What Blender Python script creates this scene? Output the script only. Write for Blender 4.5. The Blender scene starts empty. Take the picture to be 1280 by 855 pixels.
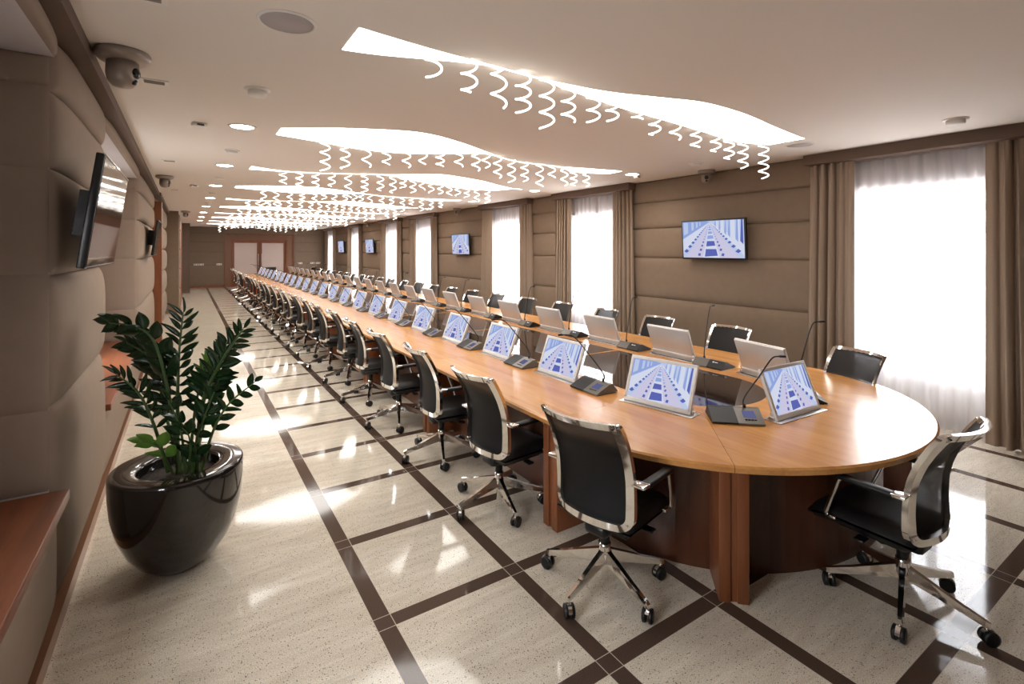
import bpy, bmesh, math, random
from math import sin, cos, pi, sqrt, radians
from mathutils import Vector, Matrix
random.seed(7)
SC = bpy.context.scene
COL = SC.collection
CEIL = 3.12
FAR = 30.0
XR = 6.70      # face of the window wall

# ------------------------------------------------------------------ materials
def lin(r, g, b):
    f = lambda c: (c/255/12.92) if c/255 <= 0.04045 else ((c/255+0.055)/1.055)**2.4
    return (f(r), f(g), f(b), 1.0)

def new_mat(name):
    m = bpy.data.materials.new(name); m.use_nodes = True
    nt = m.node_tree; nt.nodes.clear()
    out = nt.nodes.new('ShaderNodeOutputMaterial')
    return m, nt, out

def node(nt, typ, **kw):
    n = nt.nodes.new(typ)
    for k, v in kw.items():
        if k in n.inputs: n.inputs[k].default_value = v
        else: setattr(n, k, v)
    return n

def principled(name, col, rough=0.5, metal=0.0, spec=0.5, bump=None, vary=None, coat=0.0):
    """bump = (scale, strength); vary = (scale, other colour)"""
    m, nt, out = new_mat(name)
    p = node(nt, 'ShaderNodeBsdfPrincipled')
    p.inputs['Base Color'].default_value = col
    p.inputs['Roughness'].default_value = rough
    p.inputs['Metallic'].default_value = metal
    p.inputs['Specular IOR Level'].default_value = spec
    p.inputs['Coat Weight'].default_value = coat
    nt.links.new(p.outputs[0], out.inputs[0])
    tc = node(nt, 'ShaderNodeTexCoord')
    if vary:
        nz = node(nt, 'ShaderNodeTexNoise', Scale=vary[0], Detail=4.0)
        mx = node(nt, 'ShaderNodeMix', data_type='RGBA')
        mx.inputs[6].default_value = col; mx.inputs[7].default_value = vary[1]
        nt.links.new(tc.outputs['Object'], nz.inputs['Vector'])
        nt.links.new(nz.outputs['Fac'], mx.inputs[0])
        nt.links.new(mx.outputs[2], p.inputs['Base Color'])
    if bump:
        nb = node(nt, 'ShaderNodeTexNoise', Scale=bump[0], Detail=3.0)
        b = node(nt, 'ShaderNodeBump', Strength=bump[1], Distance=0.01)
        nt.links.new(tc.outputs['Object'], nb.inputs['Vector'])
        nt.links.new(nb.outputs['Fac'], b.inputs['Height'])
        nt.links.new(b.outputs[0], p.inputs['Normal'])
    return m

def emit(name, col, strength, sample=True):
    m, nt, out = new_mat(name)
    e = node(nt, 'ShaderNodeEmission'); e.inputs[0].default_value = col; e.inputs[1].default_value = strength
    nt.links.new(e.outputs[0], out.inputs[0])
    if not sample: m.cycles.emission_sampling = 'NONE'
    return m

def wood(name, c1, c2, rough, stretch=(9, 0.9, 9), coat=0.0, per_object=True, spec=0.5):
    m, nt, out = new_mat(name)
    p = node(nt, 'ShaderNodeBsdfPrincipled'); p.inputs['Roughness'].default_value = rough
    p.inputs['Coat Weight'].default_value = coat; p.inputs['Coat Roughness'].default_value = 0.22
    p.inputs['Specular IOR Level'].default_value = spec
    nt.links.new(p.outputs[0], out.inputs[0])
    tc = node(nt, 'ShaderNodeTexCoord'); mp = node(nt, 'ShaderNodeMapping')
    mp.inputs['Scale'].default_value = stretch
    nt.links.new(tc.outputs['Object'], mp.inputs[0])
    vec = mp.outputs[0]
    oi = node(nt, 'ShaderNodeObjectInfo')
    if per_object:
        ad = node(nt, 'ShaderNodeVectorMath', operation='ADD'); ml = node(nt, 'ShaderNodeMath', operation='MULTIPLY'); ml.inputs[1].default_value = 37.0
        nt.links.new(oi.outputs['Random'], ml.inputs[0]); nt.links.new(mp.outputs[0], ad.inputs[0]); nt.links.new(ml.outputs[0], ad.inputs[1])
        vec = ad.outputs[0]
    n1 = node(nt, 'ShaderNodeTexNoise', Scale=1.0, Detail=6.0, Roughness=0.6, Distortion=0.6)
    n2 = node(nt, 'ShaderNodeTexNoise', Scale=6.0, Detail=5.0, Roughness=0.7)
    nt.links.new(vec, n1.inputs['Vector']); nt.links.new(vec, n2.inputs['Vector'])
    mm = node(nt, 'ShaderNodeMath', operation='MULTIPLY_ADD'); mm.inputs[1].default_value = 0.45
    nt.links.new(n2.outputs['Fac'], mm.inputs[0]); nt.links.new(n1.outputs['Fac'], mm.inputs[2])
    r = node(nt, 'ShaderNodeValToRGB')
    r.color_ramp.elements[0].position = 0.45; r.color_ramp.elements[0].color = c2
    r.color_ramp.elements[1].position = 0.95; r.color_ramp.elements[1].color = c1
    nt.links.new(mm.outputs[0], r.inputs[0]); nt.links.new(r.outputs[0], p.inputs['Base Color'])
    return m

M = {}
M['ceiling'] = principled('ceiling paint', lin(226, 218, 209), 0.8)
M['fabric'] = principled('padded wall fabric', lin(142, 125, 110), 0.85, spec=0.2, bump=(420, 0.15), vary=(9, lin(134, 117, 102)))
M['fabric_right'] = principled('brown wall fabric', lin(130, 112, 95), 0.85, spec=0.2, bump=(420, 0.15), vary=(9, lin(121, 103, 86)))
M['fabric_dark'] = principled('dark brown fascia', lin(98, 80, 68), 0.7, spec=0.3)
M['plaster'] = principled('niche plaster', lin(190, 182, 180), 0.8, vary=(3, lin(182, 174, 172)))
M['curtain'] = principled('brown curtain cloth', lin(148, 129, 112), 0.8, spec=0.2, bump=(600, 0.1))
M['chrome'] = principled('polished chrome', (0.86, 0.85, 0.83, 1), 0.09, metal=1.0)
M['steel'] = principled('brushed steel', (0.62, 0.60, 0.58, 1), 0.28, metal=1.0)
M['black'] = principled('black plastic', lin(11, 11, 12), 0.35)
M['rubber'] = principled('black rubber', lin(14, 14, 15), 0.45)
M['leather'] = principled('black leather', lin(9, 9, 10), 0.45, spec=0.35, bump=(180, 0.12))
M['silver'] = principled('silver monitor case', lin(224, 222, 218), 0.4, metal=0.0, vary=(3, lin(218, 216, 212)))
M['alu'] = principled('aluminium monitor back', (0.66, 0.62, 0.59, 1), 0.45, metal=0.55)
M['grey'] = principled('grey console plastic', lin(108, 104, 98), 0.4, metal=0.3)
M['graphite'] = principled('graphite console plastic', lin(15, 15, 15), 0.55)
M['wood_trim'] = wood('reddish wood trim', lin(142, 84, 50), lin(104, 56, 32), 0.4, (6, 6, 0.6))
M['wood_sill'] = wood('red brown sill wood', lin(138, 80, 50), lin(90, 48, 30), 0.35, (14, 0.9, 14))
M['wood_top'] = wood('cherry table veneer', lin(221, 162, 94), lin(182, 118, 60), 0.26, (7, 0.55, 7), coat=0.25)
M['wood_edge'] = wood('cherry table base', lin(142, 84, 50), lin(102, 56, 32), 0.35, (5, 5, 0.5))
M['wood_dark'] = wood('dark cherry panel', lin(92, 52, 33), lin(62, 33, 20), 0.3, (4, 4, 0.7))
M['surround'] = principled('brown door surround', lin(120, 86, 64), 0.5)
M['pot'] = principled('dark brown lacquer', lin(32, 27, 24), 0.10, coat=0.5, vary=(6, lin(28, 23, 21)))
M['soil'] = principled('dark soil', lin(44, 32, 24), 0.9, bump=(60, 0.8))
M['stalk'] = principled('green stalk', lin(62, 84, 38), 0.45)
M['leaf'] = principled('dark green leaf', lin(26, 54, 24), 0.26, vary=(14, lin(17, 38, 17)))
M['leaf_light'] = principled('light green leaf', lin(104, 142, 52), 0.32, vary=(14, lin(74, 112, 40)))
M['white'] = principled('white plastic', lin(226, 222, 216), 0.45)
M['white_frame'] = principled('white window frame', lin(224, 222, 220), 0.4)
M['cam'] = principled('grey camera shell', lin(146, 134, 124), 0.35, metal=0.3)
M['lens'] = principled('black camera lens', lin(10, 10, 12), 0.08)
M['vent'] = principled('vent grey', lin(140, 130, 120), 0.6)
M['speaker'] = principled('speaker grille', lin(176, 168, 166), 0.7, bump=(300, 0.3))
M['tv_glass'] = principled('black television glass', lin(14, 13, 16), 0.06, coat=0.5)
M['frost'] = principled('frosted door glass', lin(214, 196, 186), 0.3, vary=(1.2, lin(204, 186, 178)))
M['copper'] = principled('bronze skirting', lin(150, 108, 80), 0.3, metal=0.6)
M['glow'] = emit('light panel', (1.0, 0.955, 0.90, 1), 5.2)
M['glow_spiral'] = emit('light tube', (1.0, 0.94, 0.86, 1), 2.4, sample=False)
M['glow_spot'] = emit('downlight', (1.0, 0.93, 0.83, 1), 30.0)
M['lcd'] = emit('console display', lin(120, 122, 172), 0.34, sample=False)
for n, c in dict(white=(226, 232, 252), light=(200, 214, 246), mid=(156, 178, 236), dark=(100, 110, 190), pink=(216, 212, 240)).items():
    M['scr_'+n] = emit('screen '+n, lin(*c), 0.47, sample=False)
M['green'] = emit('exit sign face', lin(226, 232, 222), 0.7, sample=False)
M['mark'] = principled('white logo print', lin(235, 235, 235), 0.5)
M['pictogram'] = principled('dark pictogram', lin(40, 62, 48), 0.6)

# dark centre glass, window glass, sheer cloth, chair mesh
def glass_top():
    m, nt, out = new_mat('dark tinted glass')
    p = node(nt, 'ShaderNodeBsdfPrincipled'); p.inputs['Base Color'].default_value = lin(44, 34, 30)
    p.inputs['Roughness'].default_value = 0.03; p.inputs['IOR'].default_value = 1.9; p.inputs['Specular IOR Level'].default_value = 0.6
    nt.links.new(p.outputs[0], out.inputs[0]); return m
M['glass_top'] = glass_top()
def pane():
    m, nt, out = new_mat('window glass')
    t = node(nt, 'ShaderNodeBsdfTransparent'); g = node(nt, 'ShaderNodeBsdfGlossy'); g.inputs['Roughness'].default_value = 0.02
    mx = node(nt, 'ShaderNodeMixShader'); mx.inputs[0].default_value = 0.06
    nt.links.new(t.outputs[0], mx.inputs[1]); nt.links.new(g.outputs[0], mx.inputs[2]); nt.links.new(mx.outputs[0], out.inputs[0]); return m
M['pane'] = pane()
def cloth(name, col, transp, transl):
    m, nt, out = new_mat(name)
    t = node(nt, 'ShaderNodeBsdfTransparent'); d = node(nt, 'ShaderNodeBsdfDiffuse'); l = node(nt, 'ShaderNodeBsdfTranslucent')
    d.inputs[0].default_value = col; l.inputs[0].default_value = col
    a = node(nt, 'ShaderNodeMixShader'); a.inputs[0].default_value = transl
    b = node(nt, 'ShaderNodeMixShader'); b.inputs[0].default_value = transp
    nt.links.new(d.outputs[0], a.inputs[1]); nt.links.new(l.outputs[0], a.inputs[2])
    nt.links.new(a.outputs[0], b.inputs[1]); nt.links.new(t.outputs[0], b.inputs[2]); nt.links.new(b.outputs[0], out.inputs[0]); return m
M['sheer'] = cloth('white sheer voile', lin(240, 238, 240), 0.30, 0.6)
def netting():
    m, nt, out = new_mat('black chair netting')
    p = node(nt, 'ShaderNodeBsdfPrincipled'); p.inputs['Base Color'].default_value = lin(9, 9, 10); p.inputs['Roughness'].default_value = 0.6; p.inputs['Specular IOR Level'].default_value = 0.3
    t = node(nt, 'ShaderNodeBsdfTransparent'); mx = node(nt, 'ShaderNodeMixShader'); mx.inputs[0].default_value = 0.05
    nt.links.new(p.outputs[0], mx.inputs[1]); nt.links.new(t.outputs[0], mx.inputs[2]); nt.links.new(mx.outputs[0], out.inputs[0]); return m
M['netting'] = netting()

def floor_mat():
    m, nt, out = new_mat('granite floor with dark bands')
    L = nt.links.new
    p = node(nt, 'ShaderNodeBsdfPrincipled'); p.inputs['Roughness'].default_value = 0.07; p.inputs['IOR'].default_value = 1.36
    L(p.outputs[0], out.inputs[0])
    tc = node(nt, 'ShaderNodeTexCoord'); sp = node(nt, 'ShaderNodeSeparateXYZ'); L(tc.outputs['Object'], sp.inputs[0])
    def math_(op, a, b=None, c=None):
        n = node(nt, 'ShaderNodeMath', operation=op)
        for i, q in enumerate((a, b, c)):
            if q is None: continue
            if isinstance(q, (int, float)): n.inputs[i].default_value = q
            else: L(q, n.inputs[i])
        return n.outputs[0]
    P, PY, W = 0.8, 0.8226, 0.0932
    X0, Y0 = 0.8605, 2.5351
    def band(coord, o, per, w):   # distance to the nearest band centre
        t = math_('SUBTRACT', coord, o - per/2); t = math_('MODULO', math_('ADD', t, per*40), per)
        return math_('ABSOLUTE', math_('SUBTRACT', t, per/2))
    dx = band(sp.outputs[0], X0, P, W); dy = band(sp.outputs[1], Y0, PY, W)
    inx = math_('GREATER_THAN', sp.outputs[0], X0 - W/2 - 0.002)
    inx2 = math_('GREATER_THAN', sp.outputs[0], X0 - W/2 - 0.002)
    bx = math_('MULTIPLY', math_('LESS_THAN', dx, W/2), inx)
    by = math_('MULTIPLY', math_('LESS_THAN', dy, W/2), inx2)
    isband = math_('MAXIMUM', bx, by)
    g = 0.0022
    gx = math_('MULTIPLY', math_('LESS_THAN', math_('ABSOLUTE', math_('SUBTRACT', dx, W/2)), g), inx)
    gy = math_('MULTIPLY', math_('LESS_THAN', math_('ABSOLUTE', math_('SUBTRACT', dy, W/2)), g), inx2)
    grout = math_('MAXIMUM', gx, gy)
    # granite
    mp = node(nt, 'ShaderNodeMapping'); mp.inputs['Rotation'].default_value = (0, 0, 0.5); mp.inputs['Scale'].default_value = (2.2, 13, 1)
    L(tc.outputs['Object'], mp.inputs[0])
    st = node(nt, 'ShaderNodeTexNoise', Scale=1.0, Detail=7.0, Roughness=0.65, Distortion=0.8); L(mp.outputs[0], st.inputs['Vector'])
    fine = node(nt, 'ShaderNodeTexNoise', Scale=190.0, Detail=4.0, Roughness=0.8)
    mid = node(nt, 'ShaderNodeTexNoise', Scale=22.0, Detail=5.0, Roughness=0.7); L(tc.outputs['Object'], mid.inputs['Vector']); L(tc.outputs['Object'], fine.inputs['Vector'])
    vo = node(nt, 'ShaderNodeTexVoronoi', Scale=115.0); L(tc.outputs['Object'], vo.inputs['Vector'])
    vcol = node(nt, 'ShaderNodeSeparateColor'); L(vo.outputs['Color'], vcol.inputs[0])
    r1 = node(nt, 'ShaderNodeValToRGB'); e = r1.color_ramp.elements
    e[0].position = 0.3; e[0].color = lin(208, 198, 180); e[1].position = 0.68; e[1].color = lin(234, 226, 210)
    L(st.outputs['Fac'], r1.inputs[0])
    r2 = node(nt, 'ShaderNodeValToRGB'); e = r2.color_ramp.elements
    e[0].position = 0.36; e[0].color = lin(150, 139, 126); e[1].position = 0.54; e[1].color = (1, 1, 1, 1)
    L(fine.outputs['Fac'], r2.inputs[0])
    mul = node(nt, 'ShaderNodeMix', data_type='RGBA', blend_type='MULTIPLY'); mul.inputs[0].default_value = 0.75
    L(r1.outputs[0], mul.inputs[6]); L(r2.outputs[0], mul.inputs[7])
    spk = math_('MULTIPLY', math_('LESS_THAN', vo.outputs['Distance'], 0.36), math_('GREATER_THAN', math_('ADD', vcol.outputs[0], math_('MULTIPLY', mid.outputs['Fac'], 0.9)), 1.30))
    dk = node(nt, 'ShaderNodeMix', data_type='RGBA'); L(math_('MULTIPLY', spk, 0.8), dk.inputs[0]); L(mul.outputs[2], dk.inputs[6]); dk.inputs[7].default_value = lin(84, 72, 64)
    # dark band stone
    r3 = node(nt, 'ShaderNodeValToRGB'); e = r3.color_ramp.elements
    e[0].position = 0.3; e[0].color = lin(68, 54, 46); e[1].position = 0.7; e[1].color = lin(92, 76, 66)
    L(fine.outputs['Fac'], r3.inputs[0])
    a = node(nt, 'ShaderNodeMix', data_type='RGBA'); L(isband, a.inputs[0]); L(dk.outputs[2], a.inputs[6]); L(r3.outputs[0], a.inputs[7])
    b = node(nt, 'ShaderNodeMix', data_type='RGBA'); L(math_('MULTIPLY', grout, 0.7), b.inputs[0]); L(a.outputs[2], b.inputs[6]); b.inputs[7].default_value = lin(214, 202, 186)
    L(b.outputs[2], p.inputs['Base Color'])
    return m
M['floor'] = floor_mat()

# ------------------------------------------------------------------ mesh helpers
class MB:
    """collects shapes into one mesh; every shape may carry its own material slot"""
    def __init__(s): s.v = []; s.f = []; s.m = []; s.sm = []; s.mats = []; s.mi = 0; s.T = Matrix.Identity(4)
    def use(s, mat):
        if mat not in s.mats: s.mats.append(mat)
        s.mi = s.mats.index(mat); return s
    def add(s, vs, fs, smooth=False):
        o = len(s.v)
        s.v += [tuple(s.T @ Vector(p)) for p in vs]
        for f in fs: s.f.append([i+o for i in f]); s.m.append(s.mi); s.sm.append(smooth)
        return s
    def box(s, x0, x1, y0, y1, z0, z1, bevel=0.0, seg=2):
        if bevel <= 0:
            vs = [(x, y, z) for x in (x0, x1) for y in (y0, y1) for z in (z0, z1)]
            return s.add(vs, [(0,1,3,2),(4,6,7,5),(0,4,5,1),(2,3,7,6),(0,2,6,4),(1,5,7,3)])
        bm = bmesh.new(); bmesh.ops.create_cube(bm, size=1.0)
        for v in bm.verts: v.co = Vector(((x0+x1)/2+v.co.x*(x1-x0), (y0+y1)/2+v.co.y*(y1-y0), (z0+z1)/2+v.co.z*(z1-z0)))
        bmesh.ops.bevel(bm, geom=bm.edges[:], offset=bevel, segments=seg, affect='EDGES', profile=0.5)
        bm.verts.index_update()
        s.add([v.co.copy() for v in bm.verts], [[v.index for v in f.verts] for f in bm.faces], True); bm.free(); return s
    def prism(s, poly, z0, z1, axis='z', smooth=False):
        n = len(poly)
        mk = {'z': lambda a, b, c: (a, b, c), 'x': lambda a, b, c: (c, a, b), 'y': lambda a, b, c: (a, c, b)}[axis]
        vs = [mk(a, b, z0) for a, b in poly] + [mk(a, b, z1) for a, b in poly]
        fs = [list(range(n))[::-1], list(range(n, 2*n))]
        s.add(vs, fs); o = len(s.v)-2*n
        for i in range(n): s.f.append([o+i, o+(i+1) % n, o+n+(i+1) % n, o+n+i]); s.m.append(s.mi); s.sm.append(smooth)
        return s
    def tube(s, pts, r, n=8, caps=True):
        pts = [Vector(p) for p in pts]; rs = r if isinstance(r, (list, tuple)) else [r]*len(pts)
        vs = []; up = None
        for i, p in enumerate(pts):
            t = (pts[min(i+1, len(pts)-1)] - pts[max(i-1, 0)]).normalized()
            if up is None:
                up = Vector((0, 0, 1)) if abs(t.z) < 0.9 else Vector((1, 0, 0))
            a = (up - t*up.dot(t)).normalized(); b = t.cross(a); up = a
            for k in range(n):
                q = 2*pi*k/n; vs.append(p + (a*cos(q)+b*sin(q))*rs[i])
        fs = []
        for i in range(len(pts)-1):
            for k in range(n):
                fs.append((i*n+k, i*n+(k+1) % n, (i+1)*n+(k+1) % n, (i+1)*n+k))
        s.add(vs, fs, True)
        if caps:
            o = len(s.v)-len(vs)
            s.f.append([o+k for k in range(n)][::-1]); s.m.append(s.mi); s.sm.append(False)
            s.f.append([o+(len(pts)-1)*n+k for k in range(n)]); s.m.append(s.mi); s.sm.append(False)
        return s
    def lathe(s, prof, n=32, c=(0, 0, 0), smooth=True):
        vs = []; fs = []
        for r, z in prof:
            for k in range(n): q = 2*pi*k/n; vs.append((c[0]+r*cos(q), c[1]+r*sin(q), c[2]+z))
        for i in range(len(prof)-1):
            for k in range(n): fs.append((i*n+k, i*n+(k+1) % n, (i+1)*n+(k+1) % n, (i+1)*n+k))
        s.add(vs, fs, smooth); o = len(s.v)-len(vs)
        for i in (0, len(prof)-1):
            if prof[i][0] > 1e-4: s.f.append([o+i*n+k for k in range(n)]); s.m.append(s.mi); s.sm.append(False)
        return s
    def grid(s, fn, nu, nv, smooth=True, flip=False):
        vs = [fn(i/nu, j/nv) for j in range(nv+1) for i in range(nu+1)]; fs = []
        for j in range(nv):
            for i in range(nu):
                a = j*(nu+1)+i; q = (a, a+1, a+nu+2, a+nu+1); fs.append(q[::-1] if flip else q)
        return s.add(vs, fs, smooth)
    def mesh(s, name):
        me = bpy.data.meshes.new(name); me.from_pydata(s.v, [], s.f)
        for m in s.mats: me.materials.append(m)
        me.polygons.foreach_set('material_index', s.m); me.polygons.foreach_set('use_smooth', s.sm)
        me.update(); return me
    def build(s, name, parent=None, normals=True):
        me = s.mesh(name)
        if normals:
            bm = bmesh.new(); bm.from_mesh(me); bmesh.ops.recalc_face_normals(bm, faces=bm.faces); bm.to_mesh(me); bm.free()
        o = bpy.data.objects.new(name, me); COL.objects.link(o)
        if parent: o.parent = parent
        return o
def mb(mat): return MB().use(M[mat])

def tag(o, label, cat, group=None):
    o['label'] = label; o['category'] = cat
    if group: o['group'] = group
    return o
def thing(name, label, cat, loc=(0, 0, 0), rz=0.0, group=None):
    o = bpy.data.objects.new(name, None); COL.objects.link(o); o.empty_display_size = 0.1
    o.location = loc; o.rotation_euler = (0, 0, rz); return tag(o, label, cat, group)
def struct(o, label=None):
    o['kind'] = 'structure'
    if label: o['label'] = label
    return o
def dup(root, loc, rz, label, group=None, skip=()):
    r = root.copy(); COL.objects.link(r); r.location = loc; r.rotation_euler = (0, 0, rz); r['label'] = label
    if group: r['group'] = group
    for ch in root.children:
        if ch.name.split('.')[0] in skip: continue
        c = ch.copy(); COL.objects.link(c); c.parent = r
        for g in ch.children:
            d = g.copy(); COL.objects.link(d); d.parent = c
    return r
ONES = 'zeroth first second third fourth fifth sixth seventh eighth ninth tenth eleventh twelfth thirteenth fourteenth fifteenth sixteenth seventeenth eighteenth nineteenth'.split()
def nth(n):
    if n < 20: return ONES[n]
    if n == 20: return 'twentieth'
    return 'twenty-' + ONES[n-20]

# ------------------------------------------------------------------ room shell
struct(mb('floor').box(-1.25, 7.3, -2.2, FAR+0.3, -0.1, 0).build('floor'), 'polished cream granite floor with a grid of dark brown stone bands')
struct(mb('ceiling').box(-1.25, 7.3, -2.2, FAR+0.3, CEIL, CEIL+0.1).build('ceiling'), 'smooth warm white ceiling')
struct(mb('fabric_dark').box(-1.25, 7.3, -2.3, -2.2, 0, CEIL).build('wall_back'))
SEAMS = [0.10, 1.12, 1.80, 2.30, 2.75, CEIL]

def bulge(a, p=4): return max(0.0, 1-abs(2*a-1)**p)**0.5
def pad(parent, mat, axis, base, sgn, a0, a1, z0, z1, depth, nu=24, nv=12, name='padded_panel', side=None):
    """upholstered cushion on a wall plane: axis 'x' = wall facing +-x spanning y; 'y' = facing +-y spanning x"""
    b = mb(mat)
    def fn(u, v):
        # finer sampling towards the rolled edges
        uu = 0.5-0.5*cos(pi*u); vv = 0.5-0.5*cos(pi*v)
        d = depth*(bulge(uu, 6)**0.8)*(bulge(vv, 4)**0.9)
        a = a0+(a1-a0)*uu; z = z0+(z1-z0)*vv
        return (base+sgn*d, a, z) if axis == 'x' else (a, base+sgn*d, z)
    b.grid(fn, nu, nv)
    return b.build(name, parent)

# ---- window wall (right)
WINDOWS = [(2.17, 1.10), (7.35, 1.11), (10.5, 1.15), (15.65, 1.15), (18.8, 1.15), (23.8, 1.15), (28.6, 1.15)]
wall_r = mb('plaster')
edges = [-2.2]
for c, h in WINDOWS: edges += [c-0.82, c+0.82]
edges.append(FAR+0.3)
for i in range(0, len(edges), 2): wall_r.box(XR+0.02, 7.3, edges[i], edges[i+1], 0, CEIL)
for c, h in WINDOWS:
    wall_r.box(XR+0.36, 7.3, c-0.82, c+0.82, 0, 0.68); wall_r.box(XR+0.16, 7.3, c-0.82, c+0.82, 2.66, CEIL)
wall_r = struct(wall_r.build('wall_right'), 'brown padded wall with tall curtained windows')
spans = [(-2.2, WINDOWS[0][0]-0.82)]
for (c, h), (c2, h2) in zip(WINDOWS, WINDOWS[1:]): spans.append((c+0.82, c2-0.82))
for y0, y1 in spans:
    for z0, z1 in zip(SEAMS, SEAMS[1:]):
        pad(wall_r, 'fabric_right', 'x', XR+0.02, -1, y0, y1, z0, z1, 0.045, 30, 10)
for n, (c, h) in enumerate(WINDOWS):
    fr = mb('white_frame')
    y0, y1, z0, z1 = c-0.82, c+0.82, 0.68, 2.66
    for a, b_ in ((y0, y0+0.07), (y1-0.07, y1), (c-0.045, c+0.045)): fr.box(7.12, 7.19, a, b_, z0, z1)
    for a, b_ in ((z0, z0+0.07), (z1-0.07, z1), (2.12, 2.19)): fr.box(7.125, 7.185, y0, y1, a, b_)
    fr.box(6.98, 7.12, y0, y1, z0-0.02, z0+0.025)
    w = struct(fr.build('window_%d' % (n+1)), 'white framed window behind the sheer')
    mb('pane').box(7.15, 7.155, y0+0.06, y1-0.06, z0+0.06, z1-0.06).build('window_pane', w)
# radiator seen faintly under the first window
rd = thing('radiator', 'pale radiator cover with square holes low behind the nearest sheer', 'radiator', (6.98, 2.17, 0))
mb('white').box(0.0, 0.05, -0.75, 0.75, 0.12, 0.62, 0.008).build('cover', rd)
for fy in (-0.55, 0.0, 0.55):
    g = mb('vent')
    for i in range(4):
        for j in range(3): g.box(-0.004, 0.0, fy-0.12+i*0.065, fy-0.085+i*0.065, 0.34+j*0.07, 0.375+j*0.07)
    g.build('grille', rd)

def side_word(n): return 'near the camera end' if n == 0 else ''
WORDS = [nth(i+1) for i in range(8)]
for n, (c, h) in enumerate(WINDOWS):
    W = WORDS[n]
    # pelmet
    p = mb('fabric_dark').box(6.50, XR+0.02, c-h, c+h, 2.995, CEIL-0.001, 0.004).build('pelmet')
    tag(p, 'dark brown pelmet box above the %s window from the camera' % W, 'pelmet', 'window pelmets')
    # heavy curtains
    for s_ in (-1, 1):
        wd = 0.50
        ya, yb = (c-h+0.02, c-h+0.02+wd) if s_ < 0 else (c+h-0.02-wd, c+h-0.02)
        ph = random.random()*6; k = random.choice((5, 5.5, 6))
        def fn(u, v, ya=ya, yb=yb, ph=ph, k=k, s_=s_):
            z = 0.015+(2.992-0.015)*v
            g = 0.05*(1-v)*(1 if s_ > 0 else -1)*(u if s_ > 0 else 1-u)
            inn = (u if s_ < 0 else 1-u)
            flat = max(0.0, min(1.0, (inn-0.62)/0.3))      # the inner edge hangs almost flat
            amp = (0.052+0.014*sin(3*u*pi+ph))*(1-0.82*flat)*(0.75+0.25*(1-v))
            y = ya+(yb-ya)*u+g+0.010*sin(2*pi*k*u*2+ph)*(1-flat)
            x = 6.635+amp*sin(2*pi*k*u+ph+0.35*sin(4*v+ph))
            if v > 0.955: x += 0.012*sin(2*pi*k*3*u)*(1-flat)
            return (x, y, z)
        cu = mb('curtain').grid(fn, 110, 26).build('curtain', normals=False)
        where = 'left' if s_ > 0 else 'right'
        tag(cu, 'brown pleated curtain on the %s side of the %s window from the camera' % (where, W), 'curtain', 'brown window curtains')
    # sheers: two leaves on the second window, one elsewhere
    leaves = [(c-h+0.44, c-0.035), (c+0.035, c+h-0.44)] if n == 1 else [(c-h+0.42, c+h-0.42)]
    for li, (ya, yb) in enumerate(leaves):
        ph = random.random()*6; np_ = max(4, int((yb-ya)/0.115))
        def fs(u, v, ya=ya, yb=yb, ph=ph, np_=np_):
            z = 0.02+(2.985-0.02)*v
            y = ya+(yb-ya)*u
            t = u*np_
            pinch = abs((t % 1)-0.5)*2
            top = max(0.0, (v-0.80)/0.20)
            x = 6.80+0.022*sin(2*pi*t+ph*0)+0.012*sin(2*pi*t*0.37+ph)*(1-v)-0.02*top*max(0, pinch-0.7)/0.3
            return (x, y+0.012*sin(2*pi*t)*top, z)
        sh = mb('sheer').grid(fs, 16*np_, 18).build('sheer_curtain', normals=False)
        if len(leaves) == 2: lab = '%s leaf of the white sheer curtain across the second window from the camera' % ('right' if li == 0 else 'left')
        else: lab = 'white sheer curtain across the %s window from the camera' % W
        tag(sh, lab, 'sheer curtain', 'white sheer curtains')

# ---- far wall with double door
fw = struct(mb('fabric_dark').box(-1.25, 1.67, FAR, FAR+0.3, 0, CEIL).box(5.0, 7.3, FAR, FAR+0.3, 0, CEIL).box(1.67, 5.0, FAR+0.12, FAR+0.3, 0, CEIL).box(1.67, 5.0, FAR, FAR+0.12, 2.74, CEIL).build('wall_far'), 'padded brown end wall with a double door')
for a0, a1 in ((-0.4, 1.66), (5.02, XR)):
    for z0, z1 in zip(SEAMS, SEAMS[1:]): pad(fw, 'fabric_right', 'y', FAR, -1, a0, a1, z0, z1, 0.02, 12, 8)
pad(fw, 'fabric_right', 'y', FAR, -1, 1.66, 5.02, 2.75, CEIL, 0.02, 12, 8)
struct(mb('wood_trim').box(-0.4, 1.66, FAR-0.03, FAR, 0, 0.1).box(5.02, XR, FAR-0.03, FAR, 0, 0.1).build('baseboard_far'))
sur = struct(mb('wood_trim').box(1.66, 1.71, FAR-0.04, FAR+0.12, 0, 2.74).box(4.96, 5.01, FAR-0.04, FAR+0.12, 0, 2.74).box(1.66, 5.01, FAR-0.04, FAR+0.12, 2.70, 2.75).use(M['surround']).box(1.71, 1.95, FAR-0.01, FAR+0.12, 0, 2.70).box(4.69, 4.96, FAR-0.01, FAR+0.12, 0, 2.70).box(1.95, 4.69, FAR-0.01, FAR+0.12, 2.46, 2.70).build('trim_1'), 'wood edged surround of the double door')
dr = struct(mb('wood_trim').box(1.95, 2.02, FAR-0.03, FAR+0.1, 0, 2.46).box(4.62, 4.69, FAR-0.03, FAR+0.1, 0, 2.46).box(1.95, 4.69, FAR-0.03, FAR+0.1, 2.40, 2.46).build('door_1'), 'wooden double door with frosted glass')
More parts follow.
